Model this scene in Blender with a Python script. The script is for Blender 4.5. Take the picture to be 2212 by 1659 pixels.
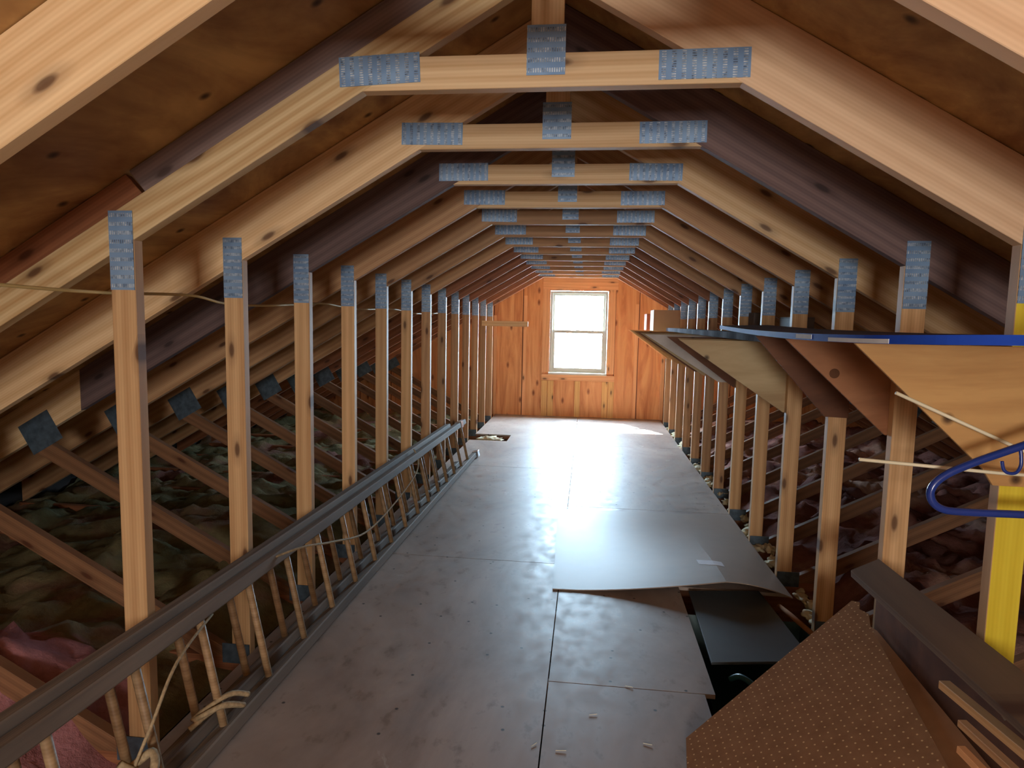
import bpy, bmesh, math, random
from mathutils import Vector, Matrix, noise
random.seed(7)
# ------------------------------------------------------------------ clear
for o in list(bpy.data.objects): bpy.data.objects.remove(o)
sc = bpy.context.scene
COL = sc.collection
# ------------------------------------------------------------------ camera
CAM = Vector((0.1134, 0.0, 1.4038)); YAW, PITCH, ROLL, FPX = -0.11607, -0.09642, 0.019775, 1383.26
cy, sy, cp, sp = math.cos(YAW), math.sin(YAW), math.cos(PITCH), math.sin(PITCH)
fwd = Vector((sy*cp, cy*cp, sp)); rt = Vector((cy, -sy, 0)); up = rt.cross(fwd)
r2 = rt*math.cos(ROLL)+up*math.sin(ROLL); u2 = -rt*math.sin(ROLL)+up*math.cos(ROLL)
cd = bpy.data.cameras.new('camera'); cam = bpy.data.objects.new('camera', cd); COL.objects.link(cam)
M = Matrix((r2, u2, -fwd)).transposed().to_4x4(); M.translation = CAM
cam.matrix_world = M
cd.sensor_fit = 'HORIZONTAL'; cd.sensor_width = 36.0; cd.lens = FPX/2212*36.0; cd.clip_start = 0.02; cd.clip_end = 300
sc.camera = cam
# ------------------------------------------------------------------ world, sun, rear light, exposure
w = bpy.data.worlds.new('sky'); sc.world = w; w.use_nodes = True
bg = w.node_tree.nodes['Background']; bg.inputs[0].default_value = (0.55, 0.79, 1.0, 1); bg.inputs[1].default_value = 125.0
sd = bpy.data.lights.new('sun', 'SUN'); sd.energy = 150.0; sd.angle = 0.02; sd.color = (1, 0.95, 0.86)
sun = bpy.data.objects.new('sun', sd); COL.objects.link(sun)
sun.rotation_euler = (Vector((0.44, -0.75, -1.0))).to_track_quat('-Z', 'Y').to_euler(); sun.location = (-4, 16, 9)
def area(name, loc, size, sizey, power, col, look):
    d = bpy.data.lights.new(name, 'AREA'); d.shape = 'RECTANGLE'; d.size = size; d.size_y = sizey; d.energy = power; d.color = col
    o = bpy.data.objects.new(name, d); COL.objects.link(o); o.location = loc
    o.rotation_euler = Vector(look).to_track_quat('-Z', 'Y').to_euler(); return o
area('rear_fill_light', (0.05, -3.49, 1.45), 0.9, 1.2, 150.0, (1.0, 0.965, 0.92), (0, 1, 0.12))  # fill light added behind the camera, no real window there
po = area('window_portal', (-.03, 9.73, 1.26), 0.86, 1.25, 1.0, (1, 1, 1), (0, -1, 0)); po.data.cycles.is_portal = True
sc.view_settings.view_transform = 'Standard'; sc.view_settings.look = 'None'
sc.view_settings.exposure = 0.22; sc.view_settings.gamma = 1.0; sc.view_settings.use_curve_mapping = False
sc.cycles.max_bounces = 10; sc.cycles.diffuse_bounces = 6; sc.cycles.glossy_bounces = 4
sc.cycles.transparent_max_bounces = 8; sc.cycles.sample_clamp_indirect = 6.0
sc.cycles.use_denoising = True
# ------------------------------------------------------------------ materials
def s2l(c):
    return tuple(((v/255)/12.92 if v/255 <= .04045 else ((v/255+.055)/1.055)**2.4) for v in c)+(1,)
class NT:
    def __init__(s, name):
        s.m = bpy.data.materials.new(name); s.m.use_nodes = True; s.t = s.m.node_tree; s.n = s.t.nodes
        s.b = s.n['Principled BSDF']
    def add(s, typ, **kw):
        n = s.n.new(typ)
        for k, v in kw.items():
            if isinstance(k, str) and hasattr(n, k): setattr(n, k, v)
        return n
    def link(s, a, b): s.t.links.new(a, b)
    def math(s, op, a, b=None, c=None):
        n = s.n.new('ShaderNodeMath'); n.operation = op
        for i, v in enumerate((a, b, c)):
            if v is None: continue
            if isinstance(v, (int, float)): n.inputs[i].default_value = v
            else: s.link(v, n.inputs[i])
        return n.outputs[0]
    def ramp(s, fac, stops, interp='LINEAR'):
        n = s.n.new('ShaderNodeValToRGB'); n.color_ramp.interpolation = interp
        e = n.color_ramp.elements
        while len(e) < len(stops): e.new(0.5)
        for i, (p, c) in enumerate(stops):
            e[i].position = p; e[i].color = c if len(c) == 4 else tuple(c)+(1,)
        s.link(fac, n.inputs[0]); return n.outputs[0]
    def mix(s, fac, a, b, mode='MIX'):
        n = s.n.new('ShaderNodeMix'); n.data_type = 'RGBA'; n.blend_type = mode
        for sock, v in ((n.inputs[0], fac), (n.inputs[6], a), (n.inputs[7], b)):
            if isinstance(v, (int, float)): sock.default_value = v
            elif isinstance(v, tuple): sock.default_value = v
            else: s.link(v, sock)
        return n.outputs[2]
    def noise(s, vec, scale, detail=3, rough=.55, dist=0):
        n = s.n.new('ShaderNodeTexNoise'); n.inputs['Scale'].default_value = scale; n.inputs['Detail'].default_value = detail
        n.inputs['Roughness'].default_value = rough; n.inputs['Distortion'].default_value = dist
        s.link(vec, n.inputs['Vector']); return n.outputs['Fac']
    def coords(s, scale=(1, 1, 1), rnd=True):
        tc = s.n.new('ShaderNodeTexCoord'); mp = s.n.new('ShaderNodeMapping'); mp.inputs['Scale'].default_value = scale
        s.link(tc.outputs['Object'], mp.inputs['Vector'])
        if rnd:
            oi = s.n.new('ShaderNodeObjectInfo'); r = s.math('MULTIPLY', oi.outputs['Random'], 37.0)
            cb = s.n.new('ShaderNodeCombineXYZ')
            for i in range(3): s.link(r, cb.inputs[i])
            va = s.n.new('ShaderNodeVectorMath'); va.operation = 'ADD'
            s.link(mp.outputs[0], va.inputs[0]); s.link(cb.outputs[0], va.inputs[1]); return va.outputs[0]
        return mp.outputs[0]
    def vor2(s, a, b, sa, sb, rnd=True):
        tc = s.n.new('ShaderNodeTexCoord'); sp_ = s.n.new('ShaderNodeSeparateXYZ'); s.link(tc.outputs['Object'], sp_.inputs[0])
        oi = s.n.new('ShaderNodeObjectInfo'); r = s.math('MULTIPLY', oi.outputs['Random'], 53.0 if rnd else 0.0)
        cb = s.n.new('ShaderNodeCombineXYZ'); s.link(s.math('ADD', s.math('MULTIPLY', sp_.outputs[a], sa), r), cb.inputs[0]); s.link(s.math('ADD', s.math('MULTIPLY', sp_.outputs[b], sb), r), cb.inputs[1])
        vo = s.n.new('ShaderNodeTexVoronoi'); vo.voronoi_dimensions = '2D'; vo.inputs['Scale'].default_value = 1.0; s.link(cb.outputs[0], vo.inputs['Vector']); return vo
    def bump(s, h, strength=.3, dist=.003):
        n = s.n.new('ShaderNodeBump'); n.inputs['Strength'].default_value = strength; n.inputs['Distance'].default_value = dist
        s.link(h, n.inputs['Height']); s.link(n.outputs[0], s.b.inputs['Normal'])
    def out(s, col, rough=.6, metal=0.0, spec=.4):
        if isinstance(col, tuple): s.b.inputs['Base Color'].default_value = col
        else: s.link(col, s.b.inputs['Base Color'])
        if isinstance(rough, (int, float)): s.b.inputs['Roughness'].default_value = rough
        else: s.link(rough, s.b.inputs['Roughness'])
        s.b.inputs['Metallic'].default_value = metal
        s.b.inputs['Specular IOR Level'].default_value = spec
        return s.m
def lumber(name, light, dark, knot=(70, 32, 16), knots=True, vary=.35, rough=.55, ring=9.0, wav=.22):
    """solid wood: local x runs along the grain"""
    t = NT(name); L, D = s2l(light), s2l(dark)
    v = t.coords((1.1, 9, 9))
    n1 = t.noise(v, 1.0, 4, .6, .6)
    wv = t.n.new('ShaderNodeTexWave'); wv.wave_type = 'BANDS'; wv.bands_direction = 'Z'
    wv.inputs['Scale'].default_value = .8; wv.inputs['Distortion'].default_value = ring; wv.inputs['Detail'].default_value = 2.0
    wv.inputs['Detail Scale'].default_value = .6
    t.link(v, wv.inputs['Vector'])
    w2 = t.n.new('ShaderNodeTexWave'); w2.wave_type = 'BANDS'; w2.bands_direction = 'Z'
    w2.inputs['Scale'].default_value = 3.4; w2.inputs['Distortion'].default_value = 5.0; w2.inputs['Detail'].default_value = 1.5; w2.inputs['Detail Scale'].default_value = .35
    t.link(v, w2.inputs['Vector'])
    fine = t.math('ADD', t.math('MULTIPLY', t.noise(t.coords((5, 140, 140)), 1.0, 3, .65), .55), t.math('MULTIPLY', w2.outputs['Fac'], .45))
    g = t.math('MULTIPLY', wv.outputs['Fac'], wav); g = t.math('ADD', g, t.math('MULTIPLY', n1, .75-wav)); g = t.math('ADD', g, t.math('MULTIPLY', fine, .25))
    col = t.ramp(g, [(.18, D), (.50, tuple(.5*(a+b) for a, b in zip(L, D))), (.82, L)])
    oi = t.n.new('ShaderNodeObjectInfo')
    k = t.math('ADD', t.math('MULTIPLY', oi.outputs['Random'], vary), 1-vary*.6)
    gr = t.n.new('ShaderNodeCombineColor'); 
    for i in range(3): t.link(k, gr.inputs[i])
    col = t.mix(1.0, col, gr.outputs[0], 'MULTIPLY')
    if knots:
        vo = t.vor2(0, 2, 2.6, 7.5)
        mk = t.ramp(vo.outputs['Distance'], [(.0, (1, 1, 1)), (.055, (.95, .95, .95)), (.10, (.3, .3, .3)), (.22, (0, 0, 0))])
        sel = t.math('GREATER_THAN', t.n.new('ShaderNodeSeparateColor').outputs[0], .5)
        sepn = [n for n in t.n if n.bl_idname == 'ShaderNodeSeparateColor'][0]; t.link(vo.outputs['Color'], sepn.inputs[0])
        f = t.math('MULTIPLY', mk, sel)
        col = t.mix(t.math('MULTIPLY', f, .85), col, s2l(knot))
    t.bump(g, .15, .002)
    return t.out(col, rough)
def plain(name, col, rough=.5, metal=0, spec=.4, var=.12, scale=6):
    t = NT(name); c = s2l(col); n = t.noise(t.coords((1, 1, 1)), scale, 4)
    a = tuple(x*(1-var) for x in c[:3])+(1,); b = tuple(min(1, x*(1+var)) for x in c[:3])+(1,)
    return t.out(t.ramp(n, [(.3, a), (.7, b)]), rough, metal, spec)
M_ = {}
M_['pine'] = lumber('pine_light', (238, 208, 164), (200, 156, 106))
M_['pinebrown'] = lumber('pine_brown', (214, 172, 128), (164, 118, 80))
M_['pinepink'] = lumber('pine_pink', (234, 202, 166), (204, 164, 126), knots=False, ring=4)
M_['ring'] = lumber('pine_figured', (242, 214, 164), (198, 152, 96), ring=16, wav=.36)
M_['grey'] = lumber('weathered_grey', (150, 130, 124), (100, 84, 82), knot=(70, 55, 52), rough=.7)
M_['purple'] = lumber('weathered_dark', (128, 104, 100), (84, 66, 66), knot=(50, 36, 36), rough=.7)
M_['red'] = lumber('red_brown', (170, 112, 78), (118, 72, 46))
M_['post'] = lumber('post_pine', (232, 192, 142), (184, 136, 88), ring=6)
M_['oldwood'] = lumber('ladder_old_wood', (138, 124, 110), (84, 72, 64), knots=False, rough=.8)
M_['rung'] = lumber('ladder_rung_wood', (176, 146, 110), (128, 98, 68), knots=False)
M_['orange'] = lumber('cedar_trim', (248, 190, 138), (220, 152, 100), vary=.1)
M_['batten'] = lumber('yellow_batten', (246, 200, 130), (214, 156, 92), vary=.15)
M_['brace'] = lumber('brace_wood', (152, 110, 78), (102, 70, 48))
M_['darkplank'] = lumber('dark_plank', (128, 104, 82), (86, 66, 50), rough=.7)
def ply(name, light, dark, sc_=(1.2, .5, 3.0), rough=.6, dots=True, dsc=(3, 0, 3)):
    t = NT(name); v = t.coords(sc_)
    n = t.noise(v, 1.3, 5, .6, 1.6); n2 = t.noise(v, 6, 3, .6, .5)
    g = t.math('ADD', t.math('MULTIPLY', n, .8), t.math('MULTIPLY', n2, .2))
    col = t.ramp(g, [(.36, s2l(dark)), (.5, tuple((a+b)*.5 for a, b in zip(s2l(light), s2l(dark)))), (.62, s2l(light))])
    if dots:
        vo = t.vor2(0, 1 if dsc[2] == 0 else 2, dsc[0]*1.2, max(dsc[1:])*1.2)
        col = t.mix(t.ramp(vo.outputs['Distance'], [(0, (1, 1, 1)), (.03, (.8, .8, .8)), (.07, (0, 0, 0))]), col, s2l((60, 34, 18)))
    t.bump(n2, .1, .002)
    return t.out(col, rough)
M_['sheath'] = ply('roof_plywood', (218, 180, 118), (146, 102, 64), (1.6, 1.1, 1), dsc=(2.6, 3.2, 0))
M_['plyyellow'] = ply('bracket_plywood', (206, 160, 100), (164, 112, 62), (.6, 2, 2.5))
M_['plybrown'] = ply('bracket_plywood_brown', (176, 120, 80), (134, 84, 52), (.6, 2, 2.5))
M_['plydark'] = ply('bracket_plywood_dark', (128, 82, 54), (92, 54, 34), (.6, 2, 2.5))
M_['plybeige'] = ply('bracket_plywood_beige', (206, 184, 142), (176, 148, 108), (.6, 2, 2.5))
M_['plygrey'] = plain('bracket_grey_board', (215, 208, 204), .6)
def wallwood():
    t = NT('gable_boards'); tc = t.n.new('ShaderNodeTexCoord'); sx = t.n.new('ShaderNodeSeparateXYZ'); t.link(tc.outputs['Object'], sx.inputs[0])
    X = sx.outputs[0]
    mp = t.n.new('ShaderNodeMapping'); mp.inputs['Scale'].default_value = (7, 7, .7); t.link(tc.outputs['Object'], mp.inputs[0])
    n = t.noise(mp.outputs[0], 1.2, 5, .6, 1.0)
    col = t.ramp(n, [(.32, s2l((196, 122, 74))), (.5, s2l((224, 156, 102))), (.68, s2l((238, 178, 124)))])
    vo = t.vor2(0, 2, 5, 2.2); sc_ = t.n.new('ShaderNodeSeparateColor'); t.link(vo.outputs['Color'], sc_.inputs[0])
    col = t.mix(t.math('MULTIPLY', t.math('GREATER_THAN', sc_.outputs[0], .62), t.ramp(vo.outputs['Distance'], [(0, (1, 1, 1)), (.06, (.7, .7, .7)), (.13, (0, 0, 0))])), col, s2l((120, 56, 28)))
    g = None
    for x in (-3.4, -2.9, -2.4, -1.9, -1.6, -1.30, -.86, .857, .51, 1.26, 1.7, 2.2, 2.7, 3.2):
        d = t.math('ABSOLUTE', t.math('SUBTRACT', X, x)); q = t.math('LESS_THAN', d, .006)
        g = q if g is None else t.math('MAXIMUM', g, q)
    col = t.mix(g, col, s2l((96, 40, 18)))
    t.bump(t.math('SUBTRACT', n, g), .3, .004)
    return t.out(col, .6)
M_['wall'] = wallwood()
def platemat():
    """galvanised truss plate: rows of punched teeth slots across local x"""
    t = NT('galvanised_nail_plate'); tc = t.n.new('ShaderNodeTexCoord'); sx = t.n.new('ShaderNodeSeparateXYZ'); t.link(tc.outputs['Object'], sx.inputs[0])
    fx = t.math('FRACT', t.math('ADD', t.math('DIVIDE', sx.outputs[0], .0262), 100.5)); fz = t.math('FRACT', t.math('ADD', t.math('DIVIDE', sx.outputs[2], .0064), 100.5))
    band = t.math('MULTIPLY', t.math('GREATER_THAN', fx, .28), t.math('LESS_THAN', fx, .72))
    slot = t.math('MULTIPLY', band, t.math('GREATER_THAN', fz, .45))
    n = t.noise(t.coords((1, 1, 1)), 60, 3); n2 = t.noise(t.coords((1, 1, 1)), 9, 2)
    base = t.ramp(n2, [(.3, s2l((118, 150, 190))), (.7, s2l((150, 182, 216)))])
    tooth = t.ramp(n, [(.36, s2l((96, 112, 136))), (.62, s2l((214, 224, 232)))])
    t.bump(slot, .6, .002)
    return t.out(t.mix(slot, base, tooth), .42, .35, .5)
M_['plate'] = platemat()
M_['plateold'] = plain('dull_steel_plate', (92, 108, 122), .5, .5, scale=30, var=.3)
def floormat():
    t = NT('plywood_floor'); tc = t.n.new('ShaderNodeTexCoord'); v = tc.outputs['Object']
    mp = t.n.new('ShaderNodeMapping'); mp.inputs['Scale'].default_value = (1, .6, 1); t.link(v, mp.inputs[0]); v = mp.outputs[0]
    n = t.noise(v, 1.6, 6, .62, .8); n2 = t.noise(v, 14, 4, .6)
    col = t.ramp(n, [(.28, s2l((132, 114, 104))), (.46, s2l((154, 136, 125))), (.7, s2l((176, 160, 150)))])
    col = t.mix(t.ramp(n2, [(.30, (.5, .5, .5)), (.42, (0, 0, 0))]), col, s2l((104, 90, 80)))
    # dark stains
    n3 = t.noise(v, 2.4, 2, .5); col = t.mix(t.ramp(n3, [(.66, (0, 0, 0)), (.76, (.5, .5, .5))]), col, s2l((88, 76, 70)))
    # pale plaster scuffs
    n4 = t.noise(v, 3.2, 9, .75, .4); col = t.mix(t.ramp(n4, [(.62, (0, 0, 0)), (.70, (.6, .6, .6))]), col, s2l((205, 202, 200)))
    vo = t.vor2(0, 1, 7.5, 7.5)
    scf = t.n.new('ShaderNodeSeparateColor'); t.link(vo.outputs['Color'], scf.inputs[0])
    col = t.mix(t.math('MULTIPLY', t.math('GREATER_THAN', scf.outputs[0], .72), t.ramp(vo.outputs['Distance'], [(0, (1, 1, 1)), (.035, (.9, .9, .9)), (.06, (0, 0, 0))])), col, s2l((52, 44, 40)))
    t.bump(n2, .12, .003)
    return t.out(col, t.ramp(n2, [(.3, (.40, .40, .40)), (.7, (.58, .58, .58))]), 0, .5)
M_['floor'] = floormat()
def insul(name, a, b, c, spot=None):
    t = NT(name); tc = t.n.new('ShaderNodeTexCoord'); v = tc.outputs['Object']
    n = t.noise(v, 1.5, 3, .5, .6); n2 = t.noise(v, 26, 5, .7)
    col = t.ramp(n, [(.36, s2l(a)), (.48, s2l(b)), (.62, s2l(c))])
    if spot:
        sx = t.n.new('ShaderNodeVectorMath'); sx.operation = 'DISTANCE'; t.link(v, sx.inputs[0]); sx.inputs[1].default_value = spot
        d = t.math('ADD', sx.outputs['Value'], t.math('MULTIPLY', t.noise(v, 3, 3), .5))
        col = t.mix(t.ramp(d, [(.0, (1, 1, 1)), (.92, (1, 1, 1)), (1.0, (0, 0, 0))]), col, s2l((176, 122, 126)))
    col = t.mix(t.ramp(n2, [(.3, (.35, .35, .35)), (.6, (0, 0, 0))]), col, s2l((90, 66, 56)))
    t.bump(n2, .6, .015)
    return t.out(col, .95, 0, .1)
M_['insulL'] = insul('fibreglass_mixed', (132, 92, 84), (130, 120, 88), (98, 98, 70), (-1.95, 1.55, 0))
M_['insulR'] = insul('fibreglass_pink', (184, 148, 130), (148, 100, 92), (108, 72, 68))
M_['pink'] = insul('fibreglass_pink_batt', (214, 128, 140), (196, 104, 118), (168, 86, 92))
M_['cream'] = plain('fibreglass_cream', (206, 192, 160), .95, var=.25, scale=25)
M_['vinyl'] = plain('white_vinyl', (214, 211, 198), .45, var=.03)
M_['drywall'] = plain('drywall', (150, 140, 130), .9)
M_['snow'] = plain('snow', (235, 238, 245), .9, var=.03)
M_['bark'] = plain('bark', (104, 92, 88), .9)
M_['blue'] = plain('blue_paint', (38, 78, 190), .7, 0, .15, var=.15)
M_['bluetube'] = plain('blue_enamel_tube', (40, 62, 140), .22, 0, .6, var=.08)
M_['tape'] = plain('white_tape', (226, 232, 240), .8, 0, .1, var=.05, scale=40)
M_['hard'] = plain('hardboard_brown', (164, 116, 80), .9, 0, .1, var=.10, scale=12)
M_['hardtop'] = plain('brown_board_top', (110, 76, 56), .9, 0, .05)
M_['hardgrey'] = plain('smooth_hardboard', (160, 144, 132), .5, 0, .4, var=.06, scale=3)
M_['card'] = plain('cardboard', (168, 138, 114), .8, var=.06)
M_['cardred'] = plain('cardboard_red', (150, 84, 60), .8, var=.15)
M_['boxgrey'] = plain('grey_box', (120, 112, 112), .7)
M_['slab'] = plain('ribbed_grey_foam', (96, 94, 104), .9, 0, .05, var=.35, scale=5)
M_['lid'] = plain('slate_plastic', (74, 80, 84), .45, var=.1)
M_['tote'] = plain('dark_green_plastic', (44, 72, 74), .4, var=.3)
M_['teal'] = plain('teal_plastic', (50, 96, 110), .35)
M_['rope'] = plain('rope', (170, 150, 118), .9, var=.3, scale=80)
M_['cable'] = plain('pale_cable', (214, 190, 130), .5)
M_['rod'] = plain('cream_rod', (238, 228, 196), .5, var=.05)
M_['yellow'] = lumber('yellow_painted_pine', (236, 214, 66), (214, 186, 44), knot=(150, 100, 30), vary=.05)
M_['paper'] = plain('white_label', (214, 208, 214), .6, var=.04, scale=40)
M_['steel'] = plain('bright_steel', (200, 200, 205), .25, .9)
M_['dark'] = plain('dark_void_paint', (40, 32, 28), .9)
def glassmat():
    t = NT('window_glass'); g = t.n.new('ShaderNodeBsdfGlossy'); g.inputs['Roughness'].default_value = .02
    tr = t.n.new('ShaderNodeBsdfTransparent'); mx = t.n.new('ShaderNodeMixShader'); mx.inputs[0].default_value = .05
    t.link(tr.outputs[0], mx.inputs[1]); t.link(g.outputs[0], mx.inputs[2]); t.link(mx.outputs[0], t.n['Material Output'].inputs[0]); return t.m
M_['glass'] = glassmat()
def pegmat():
    t = NT('pegboard'); tc = t.n.new('ShaderNodeTexCoord'); sx = t.n.new('ShaderNodeSeparateXYZ'); t.link(tc.outputs['Object'], sx.inputs[0])
    a = t.math('SUBTRACT', t.math('FRACT', t.math('ADD', t.math('DIVIDE', sx.outputs[0], .0254), 50)), .5)
    b = t.math('SUBTRACT', t.math('FRACT', t.math('ADD', t.math('DIVIDE', sx.outputs[1], .0254), 50)), .5)
    d = t.math('SQRT', t.math('ADD', t.math('MULTIPLY', a, a), t.math('MULTIPLY', b, b)))
    hole = t.math('LESS_THAN', d, .11)
    n = t.noise(t.coords((1, 1, 1)), 20, 4)
    col = t.mix(hole, t.ramp(n, [(.3, s2l((138, 98, 68))), (.7, s2l((152, 110, 78)))]), s2l((216, 178, 130)))
    return t.out(col, .95, 0, .05)
M_['peg'] = pegmat()
# ------------------------------------------------------------------ mesh helpers
def obj(name, bm, mat, parent=None, loc=None, smooth=False, world=None):
    me = bpy.data.meshes.new(name); bm.normal_update(); bm.to_mesh(me); bm.free()
    if smooth:
        for p in me.polygons: p.use_smooth = True
    for m in (mat if isinstance(mat, (list, tuple)) else [mat]): me.materials.append(m)
    o = bpy.data.objects.new(name, me); COL.objects.link(o)
    mw = world if world is not None else Matrix.Translation(loc or (0, 0, 0))
    if parent is not None:
        o.parent = parent; o.matrix_parent_inverse = Matrix(); o.matrix_local = parent['_mw_inv_'] @ mw if False else PM[parent.name].inverted() @ mw
    else: o.matrix_world = mw
    PM[o.name] = mw.copy()
    return o
PM = {}
def tag(o, label, cat=None, group=None, kind=None):
    if label: o['label'] = label
    if cat: o['category'] = cat
    if group: o['group'] = group
    if kind: o['kind'] = kind
    return o
def thing(name, loc, label, cat, group=None):
    o = bpy.data.objects.new(name, None); COL.objects.link(o); o.empty_display_size = .1; o.location = loc
    PM[o.name] = Matrix.Translation(loc); return tag(o, label, cat, group)
def bevel(bm, w):
    if w: bmesh.ops.bevel(bm, geom=bm.edges[:], offset=w, segments=1, affect='EDGES', clamp_overlap=True)
def prism(name, pts, y0, y1, ang, mat, parent=None, bev=.0015, org=None):
    """extrude an X-Z outline from y0 to y1; the object's local x lies along 'ang' (grain)"""
    ox = sum(p[0] for p in pts)/len(pts); oz = sum(p[1] for p in pts)/len(pts)
    if org: ox, oz = org
    R = Matrix.Rotation(-ang, 4, 'Y'); mw = Matrix.Translation((ox, y0, oz)) @ R; inv = mw.inverted()
    bm = bmesh.new(); a = [bm.verts.new(inv @ Vector((x, y0, z))) for x, z in pts]; b = [bm.verts.new(inv @ Vector((x, y1, z))) for x, z in pts]
    n = len(pts); bm.faces.new(a); bm.faces.new(b[::-1])
    for i in range(n): bm.faces.new((a[i], b[i], b[(i+1) % n], a[(i+1) % n]))
    bmesh.ops.recalc_face_normals(bm, faces=bm.faces[:]); bevel(bm, bev)
    return obj(name, bm, mat, parent, world=mw)
def bar(name, p0, p1, w, h, mat, parent=None, upv=(0, 0, 1), bev=.0015):
    """straight member from p0 to p1, w across, h along upv"""
    p0, p1 = Vector(p0), Vector(p1); d = p1-p0; L = d.length; x = d/L; y = Vector(upv).cross(x).normalized(); z = x.cross(y)
    mw = Matrix((x, y, z)).transposed().to_4x4(); mw.translation = p0
    bm = bmesh.new(); bmesh.ops.create_cube(bm, size=1)
    for v in bm.verts: v.co = Vector(((v.co.x+.5)*L, v.co.y*w, v.co.z*h))
    bevel(bm, bev); return obj(name, bm, mat, parent, world=mw)
def box(name, c0, c1, mat, parent=None, bev=.0015):
    c0, c1 = Vector(c0), Vector(c1); c = (c0+c1)/2; bm = bmesh.new(); bmesh.ops.create_cube(bm, size=1)
    for v in bm.verts: v.co = Vector((v.co.x*abs(c1.x-c0.x), v.co.y*abs(c1.y-c0.y), v.co.z*abs(c1.z-c0.z)))
    bevel(bm, bev); return obj(name, bm, mat, parent, loc=c)
def smooth_path(pts, n=6):
    pts = [Vector(p) for p in pts]; out = []
    for i in range(len(pts)-1):
        p0 = pts[max(i-1, 0)]; p1 = pts[i]; p2 = pts[i+1]; p3 = pts[min(i+2, len(pts)-1)]
        for k in range(n):
            t = k/n; out.append(.5*((2*p1)+(-p0+p2)*t+(2*p0-5*p1+4*p2-p3)*t*t+(-p0+3*p1-3*p2+p3)*t**3))
    out.append(pts[-1]); return out
def tube(name, pts, r, mat, parent=None, seg=10, curve=True, n=6):
    P_ = smooth_path(pts, n) if curve else [Vector(p) for p in pts]
    bm = bmesh.new(); rings = []; ref = Vector((.13, .21, .97))
    for i, p in enumerate(P_):
        d = (P_[min(i+1, len(P_)-1)]-P_[max(i-1, 0)]).normalized(); a = d.cross(ref).normalized(); b = d.cross(a)
        rings.append([bm.verts.new(p-P_[0]+r*(a*math.cos(2*math.pi*k/seg)+b*math.sin(2*math.pi*k/seg))) for k in range(seg)])
    for i in range(len(rings)-1):
        for k in range(seg): bm.faces.new((rings[i][k], rings[i][(k+1) % seg], rings[i+1][(k+1) % seg], rings[i+1][k]))
    bm.faces.new(rings[0][::-1]); bm.faces.new(rings[-1]); bmesh.ops.recalc_face_normals(bm, faces=bm.faces[:])
    return obj(name, bm, mat, parent, loc=P_[0], smooth=True)
# ------------------------------------------------------------------ layout constants
XC = -0.02; D1 = 1.806; S = .61; TH = .038; YW = 9.62; SL = .581; ANG = math.atan(SL)
HW, HC = .517, 2.041; PX = 1.228; CV = .213
def ty(n): return D1+(n-1)*S
def zb(X): return HC-SL*(abs(X-XC)-HW)     # underside of the top chords
# ------------------------------------------------------------------ setting
def boxes(name, lst, mat, label):
    bm = bmesh.new()
    for (x0, x1, y0, y1, z0, z1) in lst:
        r = bmesh.ops.create_cube(bm, size=1)
        for v in r['verts']: v.co = Vector(((x0+x1)/2+v.co.x*(x1-x0), (y0+y1)/2+v.co.y*(y1-y0), (z0+z1)/2+v.co.z*(z1-z0)))
    o = obj(name, bm, mat); return tag(o, label, kind='structure')
g = .0025; zt, zu = 0.0, -.018
fl = []
for (a, b) in ((-3.5, 1.2), (1.2, 3.64), (3.64, 6.08)): fl.append((-1.25, -g, a+g, b-g, zu, zt))
fl += [(-1.25, -g, 6.08+g, 7.42, zu, zt), (-.80, -g, 7.42, 7.84, zu, zt), (-1.25, -g, 7.84, YW, zu, zt)]
fl += [(g, 1.21, -3.5, 2.06, zu, zt), (g, .60, 2.06, 2.40-g, zu, zt), (g, .64, 2.40+g, 3.42, zu, zt), (g, 1.21, 3.42, 4.85-g, zu, zt),
       (g, 1.21, 4.85+g, 7.38-g, zu, zt), (g, 1.21, 7.38+g, YW, zu, zt)]
boxes('floor', fl, M_['floor'], 'scuffed plywood sheet floor running down the middle of the attic')
boxes('ceiling', [(-4.4, 4.4, -3.7, YW+.1, -.30, -.28)], M_['drywall'], 'drywall ceiling of the rooms below, under the insulation')
zr = HC+SL*HW+CV
def roof(sgn, name, label):
    pts = [(XC, zr), (XC+sgn*4.4, zr-SL*4.4), (XC+sgn*4.4, zr-SL*4.4+.02), (XC, zr+.02)]
    o = prism(name, pts, -3.7, YW+.15, -sgn*ANG, M_['sheath'], bev=0); tag(o, label, kind='structure')
roof(-1, 'roof_left', 'left slope of stained plywood roof sheathing')
roof(1, 'roof_right', 'right slope of stained plywood roof sheathing')
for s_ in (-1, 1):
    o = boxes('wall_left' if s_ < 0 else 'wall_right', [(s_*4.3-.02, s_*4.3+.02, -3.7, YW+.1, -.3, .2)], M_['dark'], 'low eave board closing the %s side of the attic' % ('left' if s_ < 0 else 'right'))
WX0, WX1, WZ0, WZ1 = -.455, .40, .64, 1.885
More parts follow.
